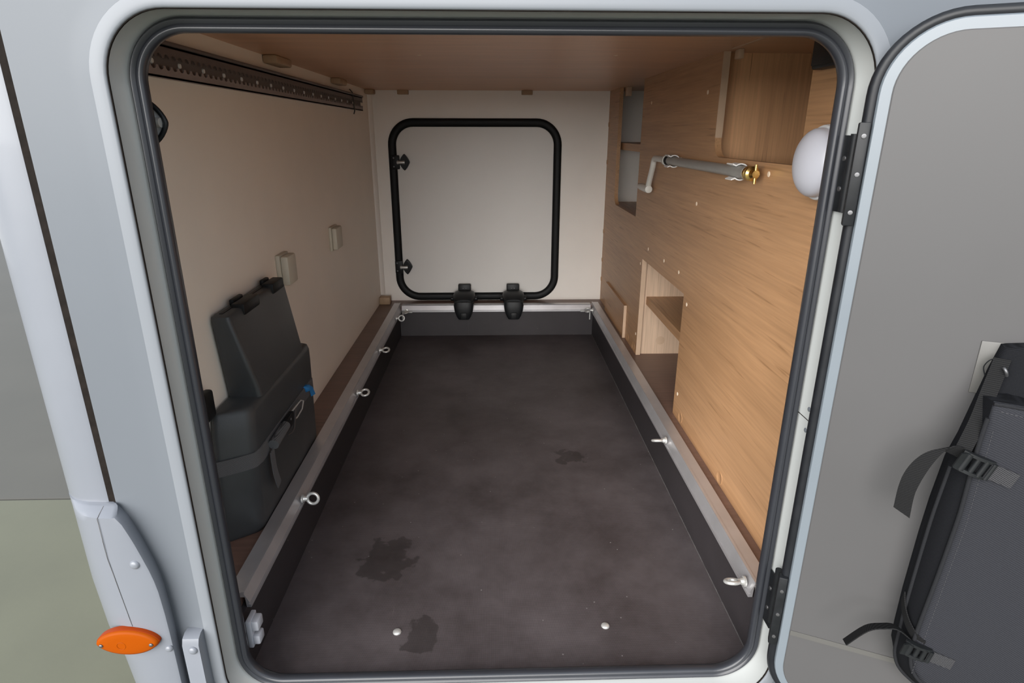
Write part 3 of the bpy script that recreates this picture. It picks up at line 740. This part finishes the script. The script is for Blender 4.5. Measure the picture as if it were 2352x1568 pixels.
box('lever', (lx - 0.02, lx + 0.008), (0.984, 0.994), (lz - 0.012, lz + 0.012), M['blackplastic'], la, bev=0.003)
sk = thing('door_striker', (-0.487, 0.99, 0.09), 'small grey plastic striker at the lower left inside the seal', 'striker')
box('upper_jaw', (-0.502, -0.484), (0.992, 1.02), (0.118, 0.142), M['greyclip'], sk, bev=0.004)
box('lower_jaw', (-0.500, -0.484), (0.990, 1.016), (0.086, 0.108), M['greyclip'], sk, bev=0.004)
box('striker_plate', (-0.508, -0.498), (0.988, 1.024), (0.080, 0.146), M['greyclip'], sk, bev=0.002)

# ------------------------------------------------------------------ lower left body mouldings
XR = [(0.4905, -0.636), (0.4885, -0.632), (0.486, -0.630), (0.483, -0.6285), (0.479, -0.626), (0.465, -0.617), (0.445, -0.610), (0.426, -0.604), (0.40, -0.597), (0.373, -0.590), (0.35, -0.5855), (0.327, -0.5825), (0.28, -0.580), (0.231, -0.579), (0.161, -0.5785), (0.05, -0.5785), (-0.12, -0.5785)]
def shift(z):
    T = [(0.5, 0), (0.33, 0.0), (0.28, 0.004), (0.255, 0.0), (0.199, 0.018), (0.12, 0.034), (-0.12, 0.05)]
    for (z0, s0), (z1, s1) in zip(T, T[1:]):
        if z1 <= z <= z0: return s0 + (s1 - s0) * (z0 - z) / (z0 - z1)
    return 0.05
def proud(z):
    return max(0.2, min(1.0, (0.4935 - z) / 0.014))
def bring(z, xr):
    s = shift(z); p = proud(z)
    yf = 0.8995 - 0.0315 * p
    r_ = 0.081 + 0.019 * p; a0 = -0.675 + 0.035 * p + s * 0.8; b0 = yf + r_
    pts = [(xr - 0.009, 0.8995), (xr - 0.001, yf + 0.008 * p), (xr - 0.0025, yf + 0.002 * p), (xr - 0.007, yf)]
    for k in range(11):
        a = math.radians(90 + 90 * k / 10)
        pts.append((a0 + r_ * math.cos(a), b0 - r_ * math.sin(a)))
    pts += [(a0 - r_, 1.1), (a0 - 0.02, 1.1)]
    return [Vector((x, y, z)) for x, y in pts]
bc = thing('bumper_corner', (-0.66, 0.9, -0.12), 'white curved bumper corner moulding below the dark seam', 'bumper')
shell = loft('moulding', [bring(z, x) for z, x in XR], M['bumper'], bc, angle=40)
tube('moulding_seam', [(-0.655, bring(z, -0.6)[4].y - 0.0001, z) if z > 0.4 else (-0.655 + (0.4 - z) * 0.09, 0.8682, z) for z in (0.489, 0.486, 0.483, 0.479, 0.46, 0.42, 0.40, 0.36, 0.32, 0.28, 0.256)], 0.0005, M['bead'], bc, n=6)
def dome(x, y, z, parent, r=0.0085):
    lathe('screw_cap', (x, y, z), (0, -1, 0), [(r, 0), (r * 0.93, 0.002), (r * 0.6, 0.0042), (0, 0.005)], M['bumper'], parent, n=18)
dome(-0.612, 0.868, 0.387, bc); dome(-0.5875, 0.8685, 0.205, bc, 0.007)
sp = thing('skirt_trim', (-0.55, 0.885, -0.12), 'narrow white skirt trim strip beside the bumper corner', 'trim strip')
SKP = [(0.8995, 0.222), (0.886, 0.222), (0.876, 0.217), (0.8715, 0.206), (0.871, -0.12), (0.8995, -0.12)]
loft('strip', [[Vector((x, y, z)) for y, z in SKP] for x in (-0.566, -0.537)], M['bumper'], sp, angle=40)
dome(-0.548, 0.871, 0.196, sp, 0.008)
ml = thing('marker_lamp', (-0.653, 0.868, 0.229), 'orange leaf shaped side marker lamp on the bumper corner', 'lamp')
def leaf(k, hw, hh, n=40):
    t = k / n; 
    a = 2 * math.pi * t
    x = hw * math.cos(a); zz = hh * math.copysign(abs(math.sin(a)) ** 1.25, math.sin(a))
    return x, zz
def leafring(hw, hh, y): return [Vector((-0.651 + leaf(k, hw, hh)[0], y, 0.229 + leaf(k, hw, hh)[1])) for k in range(40)]
loft('lamp_back', [leafring(0.0545, 0.0262, 0.872), leafring(0.055, 0.0266, 0.862), leafring(0.054, 0.026, 0.8605)], M['orangedark'], ml)
ln = loft('lens', [leafring(0.0535, 0.0255, 0.8605), leafring(0.0525, 0.0248, 0.857), leafring(0.047, 0.021, 0.8555), leafring(0.03, 0.0135, 0.8548), leafring(0.004, 0.002, 0.8545)], M['orange'], ml, angle=60)
tube('lens_rib', [(-0.651 - 0.009 + 0.0075 * math.cos(a), 0.8546, 0.226 + 0.0075 * math.sin(a)) for a in [2 * math.pi * k / 24 for k in range(24)]], 0.0006, M['orange'], ln, n=6, closed=True)
for x in (-0.695, -0.6085):
    lathe('lamp_screw', (x, 0.857, 0.2265), (0, -1, 0), [(0.0038, 0), (0.0035, 0.003), (0.002, 0.004), (0, 0.0042)], M['chrome'], ml, n=12)

# ------------------------------------------------------------------ the open door on the right
A24 = math.radians(24)
H0 = Vector((0.529, 0.855, 0)); U = Vector((math.cos(A24), -math.sin(A24), 0)); Nn = Vector((-math.sin(A24), -math.cos(A24), 0))
def dl(s, d, z): return H0 + U * s + Nn * d + Vector((0, 0, z))
def dring(s0, s1, z0, z1, r, d, n=14, side=6): return [dl(p[0], d, p[1]) for p in rrect(s0, s1, z0, z1, r, n, side)]
d2 = thing('door_2', dl(0.5, 0, 0.05), 'open white garage door swung wide on black hinges at the right', 'door', kind='structure')
S0, S1, Z0, Z1 = -0.0145, 1.035, 0.064, 1.2185
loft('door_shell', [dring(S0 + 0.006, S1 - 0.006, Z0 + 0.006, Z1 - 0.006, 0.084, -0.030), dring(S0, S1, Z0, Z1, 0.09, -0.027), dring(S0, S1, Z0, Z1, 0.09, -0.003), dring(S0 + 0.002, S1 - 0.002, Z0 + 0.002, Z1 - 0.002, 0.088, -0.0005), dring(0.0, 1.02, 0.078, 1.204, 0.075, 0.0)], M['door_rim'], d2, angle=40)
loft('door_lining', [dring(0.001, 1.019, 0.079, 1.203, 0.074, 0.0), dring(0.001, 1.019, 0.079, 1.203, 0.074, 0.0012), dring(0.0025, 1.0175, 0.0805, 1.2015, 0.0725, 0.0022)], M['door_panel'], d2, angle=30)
e = 0.0
loft('door_gasket', [dring(S0 - q, S1 + q, Z0 - q, Z1 + q, 0.09 + q, dd) for q, dd in ((0.0, -0.006), (0.004, -0.004), (0.009, -0.005), (0.0125, -0.010), (0.0125, -0.018), (0.008, -0.024), (0.0, -0.025))], M['gasket'], d2, loop=True, angle=60)
box('lining_seam', (0.002, 1.017), (-0.0035, -0.0015), (0.222, 0.232), M['pad'], d2, M=Matrix.Translation(H0) @ Matrix(((U.x, -Nn.x, 0, 0), (U.y, -Nn.y, 0, 0), (0, 0, 1, 0), (0, 0, 0, 1))))
DM = Matrix.Translation(H0) @ Matrix(((U.x, -Nn.x, 0, 0), (U.y, -Nn.y, 0, 0), (0, 0, 1, 0), (0, 0, 0, 1)))   # local (s, -d, z)
box('adhesive_pad', (0.168, 0.36), (-0.0042, -0.0020), (0.728, 0.806), M['pad'], d2, bev=0.001, M=DM)
def hinge(zt, zb, ft, fb, dscrew, fscrew):
    h = box('hinge', (-0.031, -0.0165), (-0.0035, 0.012), (zb, zt), M['hingeblack'], d2, bev=0.002, M=DM)
    box('frame_leaf', (0.5235, 0.5285), (0.913, 0.944), (fb, ft), M['hingeblack'], h, bev=0.002)
    kn = Vector((0.5185, 0.902, 0))
    tube('knuckle', [kn + Vector((0, 0, zb + 0.015)), kn + Vector((0, 0, zt - 0.015))], 0.0065, M['hingeblack'], h, n=14)
    for z in dscrew:
        lathe('hinge_screw', dl(-0.0232, 0.0035, z), Nn, [(0.0036, 0), (0.0032, 0.0012), (0.0015, 0.0016), (0, 0.0012)], M['chrome'], h, n=12)
    for z in fscrew:
        lathe('hinge_screw', (0.5235, 0.930, z), (-1, 0, 0), [(0.0042, 0), (0.0037, 0.0014), (0.0015, 0.002), (0, 0.0014)], M['chrome'], h, n=12)
hinge(1.094, 0.954, 1.077, 0.966, (1.076, 1.025, 0.973), (1.044, 1.0))
hinge(0.338, 0.190, 0.290, 0.175, (0.31, 0.259, 0.209), (0.257, 0.212))

# ------------------------------------------------------------------ bag hanging on the door
bg = thing('storage_bag', dl(0.38, 0.03, 0.2), 'charcoal fabric bag with strap buckles hanging on the open door', 'bag')
O1 = [(0.190, 0.805), (0.183, 0.77), (0.174, 0.706), (0.168, 0.664), (0.160, 0.625), (0.1545, 0.55), (0.152, 0.488), (0.150, 0.379), (0.1505, 0.31), (0.1515, 0.278), (0.160, 0.252), (0.180, 0.232), (0.215, 0.211), (0.27, 0.195), (0.36, 0.188), (0.46, 0.188), (0.54, 0.2), (0.60, 0.23), (0.625, 0.30), (0.63, 0.45), (0.62, 0.60), (0.60, 0.72), (0.585, 0.80), (0.57, 0.806), (0.42, 0.81), (0.30, 0.811), (0.22, 0.81)]
bp_ = loft('back_panel', [[dl(s, 0.0035, z) for s, z in O1], [dl(s, 0.022, z) for s, z in O1], [dl(s + (0.38 - s) * 0.02, 0.026, z + (0.5 - z) * 0.012) for s, z in O1]], M['fabricdark'], bg, angle=50)
G1 = [(0.176, 0.738), (0.172, 0.70), (0.167, 0.664), (0.1585, 0.625), (0.1535, 0.55), (0.1515, 0.488), (0.1495, 0.379), (0.150, 0.31), (0.151, 0.278), (0.160, 0.252), (0.180, 0.232), (0.215, 0.211), (0.27, 0.195), (0.36, 0.188), (0.46, 0.188), (0.54, 0.2), (0.60, 0.23), (0.625, 0.30), (0.63, 0.45), (0.62, 0.60), (0.60, 0.735), (0.46, 0.725), (0.36, 0.727), (0.29, 0.73), (0.24, 0.736), (0.205, 0.741)]
F1 = [(0.180, 0.741), (0.1795, 0.716), (0.178, 0.683), (0.178, 0.64), (0.1785, 0.59), (0.178, 0.55), (0.173, 0.45), (0.168, 0.373), (0.166, 0.33), (0.167, 0.30), (0.173, 0.275), (0.186, 0.256), (0.216, 0.236), (0.27, 0.222), (0.36, 0.216), (0.46, 0.216), (0.53, 0.228), (0.58, 0.256), (0.60, 0.32), (0.605, 0.45), (0.597, 0.60), (0.578, 0.732), (0.46, 0.722), (0.36, 0.725), (0.29, 0.729), (0.215, 0.739)]
loft('gusset', [[dl(s, 0.022, z) for s, z in G1], [dl(s - 0.001, 0.038, z) for s, z in G1], [dl(s + (t - s) * 0.55, 0.055, z + (y - z) * 0.5) for (s, z), (t, y) in zip(G1, F1)], [dl(s, 0.063, z) for s, z in F1]], M['fabricdark'], bg, angle=60)
def inset(F, k, d): return [dl(s + (0.385 - s) * k, d, z + (0.47 - z) * k) for s, z in F]
fp = loft('front_panel', [inset(F1, 0.0, 0.0625), inset(F1, 0.006, 0.0665), inset(F1, 0.03, 0.0685), inset(F1, 0.12, 0.0715), inset(F1, 0.5, 0.076)], M['fabric'], bg, angle=70)
tube('piping', smooth_pts([dl(s - 0.001, 0.0645, z) for s, z in F1[1:18]], 3), 0.0032, M['piping'], bg, n=8)
tube('piping', smooth_pts([dl(s - 0.0005 + 0.001, 0.040, z) for s, z in G1[3:18]], 3), 0.0028, M['piping'], bg, n=8)
tube('hem', smooth_pts([dl(s, 0.066, z - 0.003) for s, z in [F1[0]] + F1[:20:-1]], 3), 0.0028, M['piping'], bg, n=8)
# stitch rows
bm = bmesh.new()
for k in range(34):
    s = 0.189 + k * 0.0052; z = 0.7305 - 0.14 * (s - 0.18) * (1 if s < 0.25 else 0.6)
    b_tube(bm, [dl(s, 0.0692, z), dl(s + 0.003, 0.0695, z - 0.0004)], 0.0006, 5)
for k in range(70):
    z = 0.70 - k * 0.0062; s = 0.1865 if z > 0.55 else 0.1865 - (0.55 - z) * 0.052
    b_tube(bm, [dl(s, 0.0692, z), dl(s, 0.0692, z - 0.0034)], 0.00045, 5)
o = mk('stitching', bm, M['thread'], fp); o['kind'] = 'stuff'
# side strap running down the edge and its two ladder-lock buckles
sb = smooth_pts([dl(0.189, 0.027, 0.790), dl(0.1815, 0.036, 0.745), dl(0.173, 0.052, 0.71), dl(0.166, 0.061, 0.685), dl(0.160, 0.066, 0.662)], 4)
ribbon('side_strap', sb, [U * 0.009 + Nn * 0.003] * len(sb), 0.0018, M['web'], bg)
def buckle(c, ax, hl, hw, label_tail):
    ca_, sa_ = math.cos(ax), math.sin(ax)
    def q(a, b, d): return dl(c[0] + a * ca_ - b * sa_, c[1] + d, c[2] + a * sa_ + b * ca_)
    bm = bmesh.new()
    for s in (-1, 1):
        b_loft(bm, [[q(a, s * (hw - w), 0.0), q(a, s * hw, 0.0), q(a, s * hw, t), q(a, s * (hw - w), t)] for a, w, t in ((-hl, 0.004, 0.004), (-hl * 0.6, 0.0045, 0.0075), (0, 0.0045, 0.009), (hl * 0.6, 0.0045, 0.0075), (hl, 0.004, 0.004))])
    fr = mk('buckle', bm, M['blackplastic'], bg, smooth=True, angle=50)
    for a, r in ((-hl * 0.62, 0.0046), (-hl * 0.02, 0.0036), (hl * 0.5, 0.0036), (hl * 0.97, 0.003)):
        tube('buckle_bar', [q(a, -hw + 0.002, 0.005), q(a, hw - 0.002, 0.005)], r, M['blackplastic'], fr, n=10)
    # flared thumb tab at the free end and the webbing through it
    b2 = bmesh.new()
    b_loft(b2, [[q(-hl * 0.62 - k * hl * 0.6, -hw * (1 - 0.25 * k), 0.003 + 0.006 * k), q(-hl * 0.62 - k * hl * 0.6, hw * (1 - 0.25 * k), 0.003 + 0.006 * k), q(-hl * 0.62 - k * hl * 0.6, hw * (1 - 0.25 * k), 0.0065 + 0.006 * k), q(-hl * 0.62 - k * hl * 0.6, -hw * (1 - 0.25 * k), 0.0065 + 0.006 * k)] for k in (0, 0.5, 1.0)])
    mk('buckle_tab', b2, M['blackplastic'], fr, smooth=True)
    b3 = bmesh.new()
    L0, L1 = hl * 0.8, hl * 0.8 + 0.036
    b_loft(b3, [[q(a, -hw * 0.78, d), q(a, hw * 0.78, d), q(a, hw * 0.78, d + 0.0022), q(a, -hw * 0.78, d + 0.0022)] for a, d in ((L0, 0.004), (L0 + 0.006, 0.001), (L1, 0.0005))])
    mk('strap_end', b3, M['webtag'], bg)
    return q
buckle((0.1745, 0.0725, 0.649), math.radians(-17), 0.020, 0.0150, 1)
buckle((0.1685, 0.0715, 0.318), math.radians(-10), 0.018, 0.0125, 2)
tl = smooth_pts([dl(0.163, 0.066, 0.658), dl(0.146, 0.064, 0.663), dl(0.131, 0.063, 0.654), dl(0.117, 0.063, 0.628), dl(0.108, 0.064, 0.592), dl(0.108, 0.064, 0.548)], 5)
nT = len(tl)
wv = []
for i in range(nT):
    f = i / (nT - 1)
    a = math.radians(70 - 95 * min(1, f * 1.25))
    wv.append((U * math.cos(a) + Vector((0, 0, 1)) * math.sin(a) * 1.0) * (0.0085 + 0.0035 * f) + Nn * 0.003)
ribbon('strap_tail', tl, wv, 0.0016, M['web'], bg)
tl = smooth_pts([dl(0.160, 0.058, 0.326), dl(0.139, 0.062, 0.342), dl(0.121, 0.064, 0.340), dl(0.099, 0.065, 0.328), dl(0.074, 0.065, 0.290)], 5)
ribbon('strap_tail', tl, [Nn * 0.010 + Vector((0, 0, 0.0035)) + U * 0.001] * len(tl), 0.0016, M['web'], bg)
ss = smooth_pts([dl(0.145, 0.035, 0.385), dl(0.147, 0.045, 0.368), dl(0.154, 0.056, 0.350), dl(0.166, 0.065, 0.335), dl(0.178, 0.068, 0.328)], 4)
ribbon('side_strap', ss, [Vector((0, 0, 0.009)) + Nn * 0.003] * len(ss), 0.0018, M['web'], bg)
# the hook that carries it
hk = thing('wall_hook', dl(0.19, 0.0, 0.77), 'tiny chrome hook at the top left corner of the hanging bag', 'hook')
tube('hook_wire', smooth_pts([dl(0.192, 0.0265, 0.775), dl(0.191, 0.034, 0.779), dl(0.1935, 0.037, 0.775), dl(0.196, 0.034, 0.769)], 4), 0.0022, M['chrome'], hk, n=8)
tube('wire_loop', smooth_pts([dl(0.192, 0.024, 0.785), dl(0.180, 0.020, 0.786), dl(0.174, 0.016, 0.773), dl(0.178, 0.016, 0.760)], 4), 0.0008, M['blackplastic'], hk, n=6)
